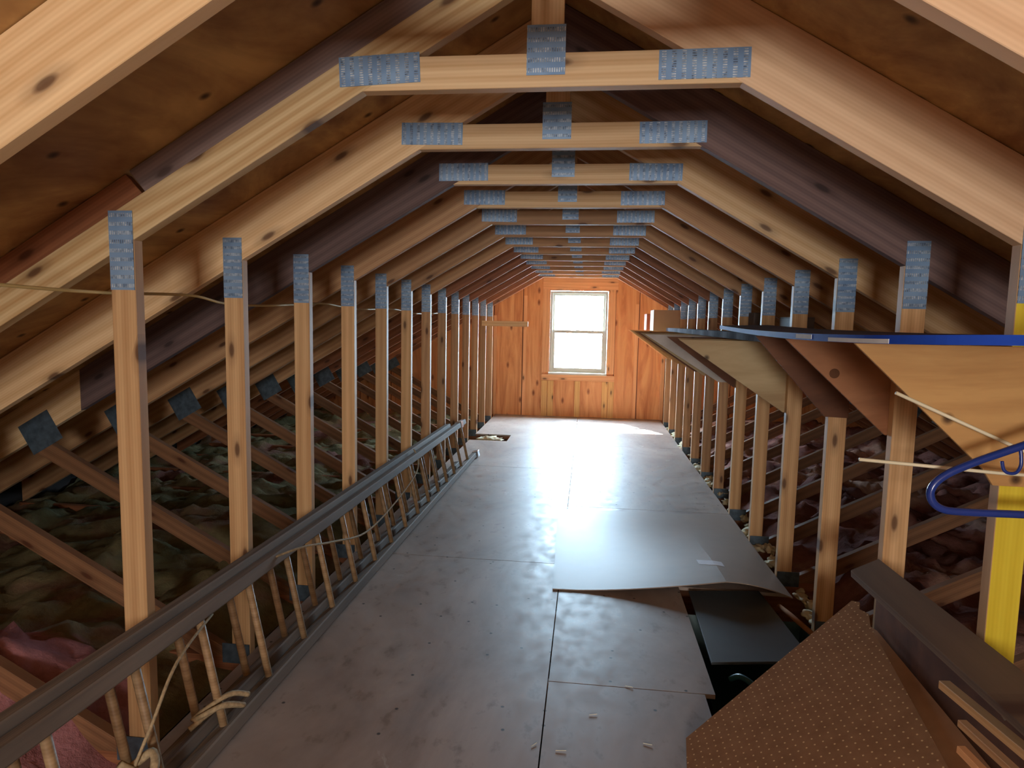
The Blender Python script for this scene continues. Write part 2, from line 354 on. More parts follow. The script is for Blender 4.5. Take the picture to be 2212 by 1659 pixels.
def gable(name, y0, y1, mat, hole, label):
    bm = bmesh.new()
    def slab(pts):
        a = [bm.verts.new((x, y0, z)) for x, z in pts]; b = [bm.verts.new((x, y1, z)) for x, z in pts]; n = len(pts)
        bm.faces.new(a); bm.faces.new(b[::-1])
        for i in range(n): bm.faces.new((a[i], b[i], b[(i+1) % n], a[(i+1) % n]))
    def zt_(x): return zr-SL*abs(x-XC)
    if hole:
        slab([(-4.4, -.3), (WX0, -.3), (WX0, zt_(WX0)), (-4.4, zt_(-4.4))]); slab([(WX1, -.3), (4.4, -.3), (4.4, zt_(4.4)), (WX1, zt_(WX1))])
        slab([(WX0, -.3), (WX1, -.3), (WX1, WZ0), (WX0, WZ0)]); slab([(WX0, WZ1), (WX1, WZ1), (WX1, zt_(WX1)), (XC, zr), (WX0, zt_(WX0))])
    else: slab([(-4.4, -.3), (4.4, -.3), (4.4, zt_(4.4)), (XC, zr), (-4.4, zt_(-4.4))])
    bmesh.ops.recalc_face_normals(bm, faces=bm.faces[:]); tag(obj(name, bm, mat), label, kind='structure')
gable('wall_far', YW, YW+.10, M_['wall'], True, 'orange vertical board gable wall with the bright window')
gable('wall_near', -3.62, -3.52, M_['wall'], False, 'gable wall behind the camera')
# boards nailed round the far window
tr = [((-.566, 1.90), (.54, 2.00), .022), ((-.566, .66), (-.46, 1.90), .02), ((.405, .66), (.51, 1.90), .02), ((-.566, .545), (.525, .635), .022),
      ((-.56, .0), (-.475, .54), .02), ((-.468, .0), (-.38, .54), .016), ((-.06, .0), (.02, .54), .02), ((.345, .0), (.43, .54), .016), ((.438, .0), (.52, .545), .02),
      ((-.85, .0), (-.80, 1.80), .012), ((-.566, 2.0), (.54, 2.075), .016), ((1.19, 0), (1.25, 1.5), .03), ((-1.3, 0), (-1.255, 1.5), .03), ((.80, 0), (.85, 1.70), .006)]
for i, ((x0, z0), (x1, z1), th) in enumerate(tr):
    hor = (x1-x0) > (z1-z0)
    o = prism('trim_%d' % (i+1), [(x0, z0), (x1, z0), (x1, z1), (x0, z1)], YW-th, YW-.0005, 0 if hor else math.pi/2, M_['batten' if 5 <= i+1 <= 9 else 'orange'])
    tag(o, 'orange %s board nailed on the far gable wall %s' % ('horizontal' if hor else 'vertical', ['over the window head', 'left of the window', 'right of the window', 'under the window sill', 'below the window, outer left', 'below the window, inner left', 'below the window centre', 'below the window, inner right', 'below the window, outer right', 'between window and left knee wall', 'above the window header', 'in the right corner', 'in the left corner', 'between window and right knee wall'][i]), kind='structure')
# window
wn = thing('window_1', (-.03, YW, WZ0), 'white double-hung window glowing with daylight in the far gable wall', 'window'); wn['kind'] = 'structure'; del wn['category']
def frame(name, x0, x1, z0, z1, t, y0, y1, mat, parent, bot=None):
    bm = bmesh.new(); bot = bot or t
    for (a, b, c, d) in ((x0, x0+t, z0, z1), (x1-t, x1, z0, z1), (x0+t, x1-t, z1-t, z1), (x0+t, x1-t, z0, z0+bot)):
        r = bmesh.ops.create_cube(bm, size=1)
        for v in r['verts']: v.co = Vector(((a+b)/2+v.co.x*(b-a), (y0+y1)/2+v.co.y*(y1-y0), (c+d)/2+v.co.z*(d-c)))
    return obj(name, bm, mat, parent)
frame('window_frame', WX0+.005, WX1-.005, WZ0+.005, WZ1-.01, .030, YW-.01, YW+.09, M_['vinyl'], wn)
us = frame('upper_sash', WX0+.035, WX1-.035, 1.265, WZ1-.040, .034, YW+.045, YW+.075, M_['vinyl'], wn)
ls = frame('lower_sash', WX0+.035, WX1-.035, WZ0+.035, 1.298, .042, YW+.01, YW+.042, M_['vinyl'], wn, bot=.06)
box('pane', (WX0+.055, YW+.058, 1.29), (WX1-.055, YW+.062, WZ1-.06), M_['glass'], us, 0)
box('pane', (WX0+.058, YW+.024, WZ0+.07), (WX1-.058, YW+.028, 1.265), M_['glass'], ls, 0)
box('sash_lock', (-.07, YW-.004, 1.293), (.0, YW+.012, 1.303), M_['vinyl'], ls, .001)
box('window_sill', (WX0-.005, YW-.05, WZ0-.005), (WX1+.005, YW+.02, WZ0+.025), M_['vinyl'], wn, .002)
w2_ = thing('fill_light_frame', (.05, -3.52, .85), 'added frame round the fill light on the gable wall behind the camera', None); w2_['kind'] = 'structure'  # frame added to dress the rear fill light; the wall has no opening
frame('window_frame', -.44, .54, .81, 2.09, .04, -3.52, -3.47, M_['vinyl'], w2_)  # bare surround for the added light, on solid wall
# snow and trees outside
tag(box('ground_outside', (-60, YW+.6, -3.6), (60, 110, -3.4), M_['snow'], bev=0), 'bright snowy ground outside the window', kind='structure')
def tree(x, y, h, label):
    random.seed(int(x*10)+50); bm = bmesh.new()
    def limb(p, d, L, r, k):
        q = p+d*L; a = d.cross(Vector((.3, .9, .2))).normalized(); b = d.cross(a); n = 6 if k > 2 else 4
        A = [bm.verts.new(p+r*(a*math.cos(6.283*i/n)+b*math.sin(6.283*i/n))) for i in range(n)]; B = [bm.verts.new(q+r*.65*(a*math.cos(6.283*i/n)+b*math.sin(6.283*i/n))) for i in range(n)]
        for i in range(n): bm.faces.new((A[i], A[(i+1) % n], B[(i+1) % n], B[i]))
        if k: 
            for _ in range(3): limb(p+d*L*random.uniform(.5, 1), (d+Vector((random.uniform(-.9, .9), random.uniform(-.9, .9), random.uniform(-.1, .5)))).normalized(), L*random.uniform(.5, .75), r*.55, k-1)
    limb(Vector((0, 0, 0)), Vector((0, 0, 1)), h*.42, .16, 4)
    tag(obj('bare_tree', bm, M_['bark'], loc=(x, y, -3.4)), label, 'tree', 'bare trees seen through the window')
tree(-3.0, 24, 7, 'bare tree outside, showing in the left half of the window'); tree(1.2, 27, 7.5, 'bare tree outside, at the right of the lower window pane'); tree(3.2, 30, 7, 'bare tree outside, farthest right through the window')
# ------------------------------------------------------------------ roof trusses
def plate(parent, cx, cz, w, h, y, ang=0, mat=None, vertical=False):
    """w across X, h up; rows of teeth run across the longer side"""
    a = ang+(math.pi/2 if vertical else 0); W, H = (h, w) if vertical else (w, h)
    mw = Matrix.Translation((cx, y-.0018, cz)) @ Matrix.Rotation(-a, 4, 'Y'); bm = bmesh.new(); bmesh.ops.create_cube(bm, size=1)
    for v in bm.verts: v.co = Vector((v.co.x*W, v.co.y*.0015, v.co.z*H))
    return obj('nail_plate', bm, mat or M_['plate'], parent, world=mw)
ORD = ['first', 'second', 'third', 'fourth', 'fifth', 'sixth', 'seventh', 'eighth', 'ninth', 'tenth', 'eleventh', 'twelfth', 'thirteenth', 'last']
CHL = {0: 'pine', 1: 'ring', 2: 'pine', 3: 'purple', 4: 'pinebrown', 5: 'pinebrown', 6: 'pinebrown'}
CHR = {0: 'pinepink', 1: 'pinepink', 2: 'purple', 3: 'pine', 4: 'pinebrown', 5: 'pinebrown'}
NOTE = {0: 'pale roof truss nearest the camera, only its two rafters in view along the top', 1: 'nearest truss with collar tie in view, grey board above left rafter, yellow right post',
        2: 'second truss from the nearest collar tie, dark purple-grey right rafter', 3: 'third truss from the nearest collar tie, dark purple-grey left rafter'}
def top_x(z_off): return z_off
for n in range(0, 14):
    y = ty(n); y1 = y+TH
    lab = NOTE.get(n, 'gable truss of pine boards and nail plates, %s collar tie back from the camera' % ORD[n-1] if n < 13 else 'pine truss standing closest to the far window wall')
    t = thing('roof_truss', (XC, y, 0), lab, 'truss', 'roof trusses down the attic')
    for sg in (-1, 1):
        def A(xr, dz=0): return (XC+sg*xr, zb(XC+xr)+dz)
        mt = M_[(CHL if sg < 0 else CHR).get(n, 'red' if n > 7 else 'pinebrown')]
        XE = 4.05; xsplit = 2.48
        if n == 1 and sg < 0:
            k = .118
            prism('top_chord', [A(0), A(XE), A(XE, k), A(0, k)], y, y1, -sg*ANG, mt, t)
            o = prism('upper_board', [A(0, k), A(1.19, k), A(1.24, CV-.004), A(0, CV-.004)], y+.006, y1, -sg*ANG, M_['grey'], t); o['label'] = 'grey weathered board above the rafter, cut off short'
            o = prism('upper_board', [A(1.20, k), A(XE, k), A(XE, CV-.004), A(1.255, CV-.004)], y+.01, y1, -sg*ANG, M_['red'], t); o['label'] = 'red-brown board above the rafter'
        elif n == 3 and sg < 0:
            prism('top_chord', [A(0), A(xsplit), A(xsplit, CV), A(0, CV)], y, y1, -sg*ANG, mt, t)
            prism('lower_rafter', [A(xsplit+.002), A(XE), A(XE, CV), A(xsplit+.002, CV)], y, y1, -sg*ANG, M_['pine'], t)
        else:
            prism('top_chord', [A(0), A(XE), A(XE, CV-.002), A(0, CV-.002)], y, y1, -sg*ANG, mt, t)
        # knee post
        xp = PX; a, b = XC+sg*xp, XC+sg*(xp+.080)
        pm = M_['yellow'] if (n == 1 and sg > 0) else M_['post'] if n < 7 else M_['pinebrown']
        if n > 0:
            kp = prism('knee_post', [(a, -.02), (b, -.02), (b, zb(b)), (a, zb(a))], y, y1, math.pi/2, M_['post'] if n < 7 else pm, t)
            if n == 1 and sg > 0:
                kp.data.materials.append(M_['yellow'])
                for f in kp.data.polygons:
                    if abs(f.normal.y) > .9 and f.center.y < .005: f.material_index = 1
            plate(t, XC+sg*(xp+.040), 1.595, .078, .235, y, vertical=True)
        # web and joint plates
        bar('web_brace', (XC+sg*(xp+.06), y+.019, -.06), (XC+sg*2.76, y+.019, zb(XC+2.76)-.02), .037, .085, M_['brace'], t)
        if n > 0:
            plate(t, XC+sg*2.72, .775, .20, .17, y, ang=-sg*ANG, mat=M_['plateold'])
            plate(t, XC+sg*(xp+.062), -.002, .12, .085, y-.002, mat=M_['plateold'])
    prism('collar_tie', [(XC-HW, HC), (XC+HW, HC), (XC+HW-.153, HC+.089), (XC-HW+.153, HC+.089)], y, y1, 0, M_['pine'] if n < 5 else M_['pinebrown'], t)
    prism('king_post', [(XC-.044, HC+.089), (XC+.044, HC+.089), (XC+.044, zr-.232), (XC, zr-.215), (XC-.044, zr-.232)], y+.001, y1-.001, math.pi/2, M_['pine'], t)
    if n == 2 or n in (4, 5, 8): 
        o = prism('floor_joist', [(-4.1, -.27), (.60, -.27), (.60, -.02), (-4.1, -.02)], y, y1, 0, M_['red'], t) if n in (2,) else prism('floor_joist', [(-4.1, -.27), (4.1, -.27), (4.1, -.02), (-4.1, -.02)], y, y1, 0, M_['red'], t)
        if n == 2: prism('floor_joist', [(1.215, -.27), (4.1, -.27), (4.1, -.02), (1.215, -.02)], y, y1, 0, M_['red'], t)
    elif n == 3:
        prism('floor_joist', [(-4.1, -.27), (.63, -.27), (.63, -.02), (-4.1, -.02)], y, y1, 0, M_['red'], t); prism('floor_joist', [(1.215, -.27), (4.1, -.27), (4.1, -.02), (1.215, -.02)], y, y1, 0, M_['red'], t)
    else: prism('floor_joist', [(-4.1, -.27), (4.1, -.27), (4.1, -.02), (-4.1, -.02)], y, y1, 0, M_['red'], t)
    if n > 0:
        plate(t, XC-.467, HC+.056, .232, .080, y, ang=.04 if n == 1 else random.uniform(-.02, .02))
        plate(t, XC+.416+random.uniform(-.01, .01), HC+.050, .236, .076, y, ang=random.uniform(-.02, .01))
        plate(t, XC-.002, HC+.096, .105, .130, y, vertical=True)
# ------------------------------------------------------------------ insulation
def insulation(name, x0, x1, y0, y1, mat, label, fn, step=.04):
    nx = int((x1-x0)/step)+1; ny = int((y1-y0)/step)+1; bm = bmesh.new(); V = []
    for j in range(ny):
        for i in range(nx):
            x = x0+(x1-x0)*i/(nx-1); y = y0+(y1-y0)*j/(ny-1); V.append(bm.verts.new((x, y, fn(x, y))))
    for j in range(ny-1):
        for i in range(nx-1): bm.faces.new((V[j*nx+i], V[j*nx+i+1], V[(j+1)*nx+i+1], V[(j+1)*nx+i]))
    r = bmesh.ops.extrude_face_region(bm, geom=[f for f in bm.faces if False]) if False else None
    return tag(obj(name, bm, mat, smooth=True), label, 'insulation', kind='stuff')
def lump(x, y, f, a, k=0): return a*(noise.fractal(Vector((x*f+k, y*f, k*.7)), .9, 2.0, 4))
def hl(x, y):
    edge = min(1, (-1.32-x)/.25); z = -.05+lump(x, y, 2.2, .09)+abs(lump(x, y, 5, .07, 5))
    z += .17*math.exp(-((x+2.3)**2/.5+(y-3.4)**2/2.2)); q = math.exp(-((x+1.9)**2/.12+(y-1.75)**2/.20)); z += q*(.20+.12*noise.noise(Vector((x*9, y*9, 3)))+.05*noise.noise(Vector((x*23, y*23, 1))))
    return max(-.26, (z+.08)*max(0, edge)-.08)
def hr(x, y):
    edge = min(1, (x-1.37)/.2); z = -.03+lump(x, y, 2.0, .10, 9)+abs(lump(x, y, 6, .08, 2))+.10*math.exp(-((x-2.2)**2/.6))
    return max(-.26, (z+.08)*max(0, edge)-.08)
insulation('fiberglass_insulation', -4.25, -1.33, -.6, YW-.02, M_['insulL'], 'yellow-green and pink fibreglass insulation over the left eave bays', hl)
insulation('fiberglass_insulation', 1.37, 4.25, -.6, YW-.02, M_['insulR'], 'pink fibreglass insulation over the right eave bays', hr)
def blob(name, c, r, mat, label, cat, sq=(1, 1, 1), amp=.35, f=3, seed=0, group=None, sub=4):
    bm = bmesh.new(); bmesh.ops.create_icosphere(bm, subdivisions=sub, radius=1)
    for v in bm.verts:
        k = 1+amp*noise.fractal(v.co*f*.6+Vector((seed, seed, 0)), .8, 2, 4); v.co = Vector((v.co.x*r*sq[0]*k, v.co.y*r*sq[1]*k, v.co.z*r*sq[2]*k))
    return tag(obj(name, bm, mat, loc=c, smooth=True), label, cat, group)
random.seed(11)
tufts = bmesh.new()
for k in range(95):
    y = random.uniform(2.9, 9.0); s_ = random.uniform(.018, .045)
    r = bmesh.ops.create_icosphere(tufts, subdivisions=3, radius=s_)
    off = Vector((1.27+random.uniform(-.03, .045), y, random.uniform(-.035, .0)))
    kx, ky, kz = random.uniform(.7, 1.2), random.uniform(.9, 1.9), random.uniform(.35, .75)
    for v in r['verts']: q_ = v.co*(1+.9*noise.noise(v.co*45+off*9)); v.co = Vector((q_.x*kx, q_.y*ky, q_.z*kz))+off
tag(obj('insulation_tufts', tufts, M_['cream'], smooth=True), 'cream fibreglass tufts along the right floor edge', 'insulation', kind='stuff')
blob('insulation_scrap', (-1.03, 7.60, -.03), .11, M_['cream'], 'cream scrap of insulation in the square floor opening at the far left', 'insulation', (1.3, .9, .35), .6, 4, 5)
# ------------------------------------------------------------------ extension ladder on its side
lad = thing('extension_ladder', (-1.05, 3.8, 0), 'long weathered wooden extension ladder lying on edge against the left posts', 'ladder')
LOW, UP = Vector((-1.043, 0, .034)), Vector((-1.128, 0, .447)); uu = (UP-LOW).normalized(); nn = Vector((uu.z, 0, -uu.x))
def rail(name, base, y0, y1, mat, k=0):
    q = [base+Vector((-.004, y0, .0)), base+Vector((.03, y1, -k))]
    bar(name, q[0], q[1], .046, .056, mat, lad, upv=nn, bev=.005)
off = -nn*.066
rail('side_rail', LOW, .75, 6.55, M_['oldwood']); rail('side_rail', UP, .75, 6.25, M_['oldwood'], .045)
rail('side_rail', LOW+off+uu*.03, .85, 5.9, M_['oldwood']); rail('side_rail', UP+off+uu*.022, .85, 5.85, M_['oldwood'], .04)
for k in range(18):
    y = .98+.3*k; sx_ = .034*(y-.75)/5.6-.004
    for (o_, dy, yl) in ((Vector((0, 0, 0)), 0, 6.2), (off+uu*.02, -.03, 5.8)):
        if y+dy > yl: continue
        a = LOW+o_+Vector((sx_, y+dy, 0)); b = UP+o_+Vector((sx_, y+dy, -.044*(y-.75)/5.6))
        tube('rung', [a, a+(b-a)*.5, b], .0135, M_['rung'], lad, seg=8, curve=False)
bar('rail_bracket', LOW+Vector((.03, 6.42, 0))+nn*.01, LOW+Vector((.03, 6.50, 0))+nn*.01, .058, .062, M_['steel'], lad, upv=nn)
bar('rail_bracket', UP+Vector((.03, 6.0, -.043)), UP+Vector((.03, 6.09, -.0435)), .060, .062, M_['steel'], lad, upv=nn)
tube('ladder_rope', [(-1.13, 4.52, .46), (-1.08, 4.45, .40), (-1.05, 4.27, .334), (-1.05, 3.767, .264), (-1.05, 3.265, .253), (-1.05, 2.821, .355), (-1.06, 2.50, .44), (-1.13, 2.28, .45)], .005, M_['rope'], lad, seg=6)
tube('ladder_rope', [(-1.12, 1.95, .40), (-1.06, 1.676, .387), (-1.05, 1.549, .281), (-1.08, 1.50, .15), (-1.05, 1.52, .10)], .005, M_['rope'], lad, seg=6)
tube('rope_knot', [(-1.10, 1.78, .10), (-1.05, 1.86, .13), (-1.00, 1.93, .10), (-1.03, 1.86, .14), (-1.10, 1.80, .12), (-1.04, 1.90, .15), (-1.0, 1.96, .12)], .009, M_['rope'], lad, seg=6)
tube('rope_knot', [(-1.10, 1.50, .16), (-1.05, 1.54, .20), (-1.02, 1.50, .17), (-1.08, 1.47, .14), (-1.04, 1.53, .12), (-1.10, 1.48, .2)], .012, M_['rope'], lad, seg=6)
# ------------------------------------------------------------------ cable, cleat on the left
tag(tube('electrical_cable', [(-1.36, .9, 1.49), (-1.36, 1.466, 1.472), (-1.36, 1.826, 1.469), (-1.36, 2.243, 1.479), (-1.36, 2.465, 1.457), (-1.36, 2.75, 1.455), (-1.36, 3.089, 1.469), (-1.36, 3.466, 1.486), (-1.36, 3.974, 1.466), (-1.36, 4.761, 1.483), (-1.36, 5.4, 1.46), (-1.36, 6.4, 1.48)], .0055, M_['cable'], seg=6),
    'thin pale cable sagging behind the left posts', 'cable')
tag(prism('wooden_cleat', [(-1.30, 1.345), (-.68, 1.345), (-.68, 1.415), (-1.30, 1.415)], ty(12)-.021, ty(12)-.001, 0, M_['pine']), 'short horizontal board nailed across the left posts near the window', 'board')
# ------------------------------------------------------------------ plywood shelf brackets on the right posts
bm_ = {1: 'plyyellow', 2: 'plybrown', 3: 'plydark', 4: 'plybeige', 5: 'plybeige', 6: 'plydark', 7: 'plygrey', 8: 'plybeige', 9: 'plydark'}
blab = {1: 'large yellow-brown plywood bracket on the nearest right post', 2: 'orange-brown plywood bracket with a round dark knot on the second right post', 3: 'dark brown plywood bracket on the third right post',
        4: 'big beige triangular bracket on the fourth right post', 5: 'beige bracket half hidden behind the big beige one', 6: 'thin-looking dark brown bracket between beige and grey ones', 7: 'grey triangular bracket under the ribbed slab',
        13: 'orange triangular bracket farthest back by the gable wall'}
for n in range(1, 14):
    y = ty(n); front = n % 2 == 1; y0, y1 = (y-.014, y-.0045) if front else (y+TH+.001, y+TH+.013)
    if n == 1: pts = [(.815, 1.366), (1.155, 1.045), (1.185, 1.0), (1.60, .998), (1.60, 1.366)]
    elif n == 2: pts = [(.835, 1.362), (1.20, 1.02), (1.28, 1.02), (1.28, 1.362)]
    elif n == 3: pts = [(.866, 1.364), (1.187, 1.006), (1.288, 1.003), (1.288, 1.364)]
    elif n == 4: pts = [(.62, 1.325), (1.20, .935), (1.28, .935), (1.28, 1.325)]
    elif n == 5: pts = [(.69, 1.322), (1.20, .975), (1.28, .975), (1.28, 1.322)]
    elif n == 6: pts = [(.70, 1.318), (1.20, .953), (1.28, .953), (1.28, 1.318)]
    elif n == 7: pts = [(.585, 1.325), (1.20, .942), (1.28, .942), (1.28, 1.325)]
    else: pts = [(.60+.014*(n-8), 1.328), (1.20, .94), (1.28, .94), (1.28, 1.328)]
    o = prism('shelf_bracket', pts, y0, y1, 0, M_[bm_.get(n, 'plyyellow' if n < 13 else 'orange')], bev=.0008)
    tag(o, blab.get(n, 'triangular plywood bracket on the %s right post from the camera' % ORD[n-1]), 'bracket', 'plywood shelf brackets on the right posts')
    if n == 2:
        bm = bmesh.new(); bmesh.ops.create_cone(bm, segments=20, radius1=.018, radius2=.018, depth=.001, cap_ends=True)
        kn = obj('knot', bm, M_['hardtop'], o, world=Matrix.Translation((1.012, y0-.0006, 1.24)) @ Matrix.Rotation(math.pi/2, 4, 'X')); kn['label'] = 'round dark knot'
# grey ribbed slab lying along the brackets
def slabmesh():
    bm = bmesh.new(); N = 60; rows = []
    for i in range(N+1):
        t = i/N; y = 3.45+(8.0-3.45)*t; x = 1.0+.06*t+.006*math.sin(t*60); z = 1.3265+.004*t; th = .040
        rows.append([bm.verts.new(p) for p in ((x, y, z), (x, y, z+th), (1.18, y, z+th), (1.18, y, z))])
    for a, b in zip(rows, rows[1:]):
        for k in range(4): bm.faces.new((a[k], a[(k+1) % 4], b[(k+1) % 4], b[k]))
    bm.faces.new(rows[0]); bm.faces.new(rows[-1][::-1]); bmesh.ops.recalc_face_normals(bm, faces=bm.faces[:]); return bm
tag(obj('ribbed_slab', slabmesh(), M_['slab']), 'long dark grey ribbed slab lying on the brackets behind the blue-rimmed board', 'slab')
# blue rimmed board
edge = smooth_path([(1.18, 1.215, 1.392), (1.06, 1.25, 1.389), (.953, 1.35, 1.388), (.848, 1.50, 1.383), (.803, 1.75, 1.378), (.802, 2.30, 1.376), (.865, 3.20, 1.382), (.905, 4.0, 1.398)], 8)
br = thing('curved_board', (1.0, 2.4, 1.366), 'brown curved board with blue rim lying on the nearest right brackets', 'board')
def strip(e, half, x_in, dx, rise=0.0):
    bm = bmesh.new(); rows = []
    for p in e: rows.append([bm.verts.new(v) for v in ((p.x+dx, p.y, p.z-half), (p.x+dx, p.y, p.z+half), (x_in(p), p.y, p.z+half+rise), (x_in(p), p.y, p.z-half+rise))])
    for a, b in zip(rows, rows[1:]):
        for k in range(4): bm.faces.new((a[k], a[(k+1) % 4], b[(k+1) % 4], b[k]))
    bm.faces.new(rows[0]); bm.faces.new(rows[-1][::-1]); bmesh.ops.recalc_face_normals(bm, faces=bm.faces[:]); return bm
obj('board_top', strip(edge, .0095, lambda p: 1.183, .004, .009), M_['hardtop'], br)
o = obj('rim', strip(edge, .0105, lambda p: min(p.x+.004, 1.183), -.003), M_['blue'], br); o['label'] = 'bright blue rim'
def sub(a, b): return [p for p in edge if a <= p.y <= b]
for (a, b, h, dz) in ((2.02, 2.25, .007, .001), (1.60, 1.97, .0055, -.004)):
    o = obj('tape', strip([p+Vector((0, 0, dz)) for p in sub(a, b) if p.x < .86], h, lambda p: p.x-.002, -.0045), M_['tape'], br); o['label'] = 'white tape on the blue rim'
# cardboard boxes at the far end of the brackets
def carton(loc, sx, sy_, sz, mat, label):
    t = thing('cardboard_box', loc, label, 'box', 'boxes on the shelf brackets')
    x, y, z = loc; box('box_body', (x-sx/2, y, z), (x+sx/2, y+sy_, z+sz), mat, t, .003)
    box('box_flap', (x-sx/2, y, z+sz+.0005), (x+sx/2, y+sy_/2-.003, z+sz+.004), mat, t, 0); box('box_flap', (x-sx/2, y+sy_/2+.003, z+sz+.0005), (x+sx/2, y+sy_, z+sz+.004), mat, t, 0)
    return t
carton((1.13, 8.12, 1.3295), .43, .42, .255, M_['card'], 'plain brown cardboard box at the far end of the right brackets')
carton((.985, 8.72, 1.3295), .20, .38, .215, M_['cardred'], 'small reddish box behind the plain cardboard box')
carton((1.53, 8.30, 1.342), .28, .45, .23, M_['cardred'], 'red-brown box behind the right posts beside the cardboard box')
carton((1.33, 4.70, 1.35), .12, .30, .15, M_['boxgrey'], 'small grey box behind the fifth right post')
carton((1.42, 4.10, 1.345), .12, .30, .12, M_['boxgrey'], 'striped grey box between the third and fourth right posts')
for (y0, x1) in ((8.0, 1.7), (4.0, 1.55)):
    for dy in (.05, 1.2) if y0 < 5 else (.3, 1.2): pass
tag(prism('shelf_cleat', [(1.36, 1.30), (1.80, 1.30), (1.80, 1.34), (1.36, 1.34)], 8.2, 9.0, 0, M_['red']), 'board shelf behind the far right posts under the boxes', 'shelf')
tag(prism('shelf_cleat', [(1.285, 1.30), (1.62, 1.30), (1.62, 1.343), (1.285, 1.343)], 3.9, 5.3, 0, M_['red']), 'board shelf behind the fourth and fifth right posts', 'shelf')
# ------------------------------------------------------------------ blue tubular frame and rods
fr = thing('tubular_frame', (1.1, 1.65, .96), 'blue enamelled tube frame with rounded end hanging in front of the yellow post', 'frame')
tube('frame_tube', [(1.62, 1.65, 1.33), (1.35, 1.65, 1.215), (1.161, 1.65, 1.134), (1.05, 1.65, 1.085), (.988, 1.65, 1.05), (.962, 1.65, 1.018), (.965, 1.65, .988), (.990, 1.65, .968), (1.04, 1.65, .963), (1.175, 1.65, .964), (1.40, 1.65, .966), (1.62, 1.65, .968)], .0095, M_['bluetube'], fr, seg=14, n=8)
tube('hook', [(1.150, 1.644, 1.125), (1.152, 1.640, 1.09), (1.142, 1.637, 1.070), (1.125, 1.636, 1.067), (1.113, 1.637, 1.075), (1.108, 1.638, 1.095)], .0040, M_['bluetube'], fr, seg=8)
tag(tube('wooden_rod', [(.810, 1.70, 1.073), (1.15, 1.715, 1.050), (1.60, 1.73, 1.032)], .0045, M_['rod'], seg=8, curve=False), 'thin cream rod lying nearly level behind the blue tube', 'rod', 'thin cream rods')
tag(tube('wooden_rod', [(.915, 1.765, 1.240), (1.20, 1.770, 1.116), (1.60, 1.775, .94)], .0048, M_['rod'], seg=8, curve=False), 'thin cream rod slanting down across the yellow-brown bracket', 'rod', 'thin cream rods')
# ------------------------------------------------------------------ things on the floor, right
def grid_sheet(name, x0, x1, y0, y1, fz, th, mat, parent=None, nx=40, ny=16, fx=None):
    bm = bmesh.new(); T, B = [], []
    for j in range(ny+1):
        for i in range(nx+1):
            u, v = i/nx, j/ny; x, y = (x0+(x1-x0)*u, y0+(y1-y0)*v) if fx is None else fx(u, v); z = fz(x, y)
            T.append(bm.verts.new((x, y, z+th))); B.append(bm.verts.new((x, y, z)))
    W = nx+1
    for j in range(ny):
        for i in range(nx):
            a = j*W+i; bm.faces.new((T[a], T[a+1], T[a+1+W], T[a+W])); bm.faces.new((B[a+W], B[a+1+W], B[a+1], B[a]))
    def side(idx):
        for p, q in zip(idx, idx[1:]): bm.faces.new((T[p], T[q], B[q], B[p]))
    side([i for i in range(W)]); side([ny*W+i for i in range(W)]); side([j*W for j in range(ny+1)]); side([j*W+nx for j in range(ny+1)])
    bmesh.ops.recalc_face_normals(bm, faces=bm.faces[:]); return obj(name, bm, mat, parent, smooth=False)
def sag(x, y):
    f = max(0, min(1, (4.5-y)/1.2)); f = f*f*(3-2*f)
    u = max(0, min(1, (x-.08)/.78)); b = u**1.5 if x < .86 else max(0, 1-((x-.86)/.37)**2)
    return .0015+.082*f*b
sh = thing('hardboard_sheet', (.6, 4.0, 0), 'loose smooth hardboard sheet with curled front edge on the right of the floor', 'sheet')
grid_sheet('sheet', 0, 0, 0, 0, sag, .005, M_['hardgrey'], sh, fx=lambda u, v: (-.03-.04*v+(1.235+.02*v)*u, 3.27+1.47*v+.06*u))
lb = grid_sheet('label', 0, 0, 0, 0, lambda x, y: sag(x, y)+.0055, .0006, M_['paper'], sh, nx=8, ny=3, fx=lambda u, v: (.775+.13*u+.0*v, 3.60-.05*u+.085*v)); lb['label'] = 'small white paper label'
# storage tote in the floor opening
to = thing('storage_tote', (.86, 2.7, -.26), 'dark green tote with loose slate-grey lid sunk in the floor opening', 'tote')
bm = bmesh.new(); r = bmesh.ops.create_cube(bm, size=1)
for v in bm.verts:
    k = 1.0 if v.co.z > 0 else .88; v.co = Vector((v.co.x*.56*k, v.co.y*1.0*k, v.co.z*.22))
topf = [f for f in bm.faces if f.normal.z > .9]; bmesh.ops.inset_individual(bm, faces=topf, thickness=.02)
topf = [f for f in bm.faces if f.normal.z > .9 and all(abs(v.co.x) < .27 for v in f.verts)]
for f in topf:
    for v in f.verts: v.co.z -= .19
obj('tote_body', bm, M_['tote'], to, loc=(.90, 2.62, -.125))
q = [Vector((.685, 3.36, .008)), Vector((1.06, 3.42, .008)), Vector((1.10, 2.70, .01)), Vector((.665, 2.62, .012))]
bm = bmesh.new(); a = [bm.verts.new(p) for p in q]; b = [bm.verts.new(p-Vector((0, 0, .012))) for p in q]
bm.faces.new(a); bm.faces.new(b[::-1])
for i in range(4): bm.faces.new((a[i], a[(i+1) % 4], b[(i+1) % 4], b[i]))
bmesh.ops.recalc_face_normals(bm, faces=bm.faces[:]); bevel(bm, .003); o = obj('lid', bm, M_['lid'], to); o['label'] = 'slate-grey lid'
tube('handle', [(.73, 2.56, -.02), (.76, 2.52, .015), (.80, 2.46, .01), (.82, 2.40, -.03)], .012, M_['teal'], to, seg=8)
tag(tube('rolled_edge_stick', [(1.105, 3.22, .016), (1.12, 3.1, .03), (1.155, 2.82, .05)], .012, M_['hard'], seg=8, curve=False), 'round brown stick lying from the sheet corner towards the fourth post', 'stick')
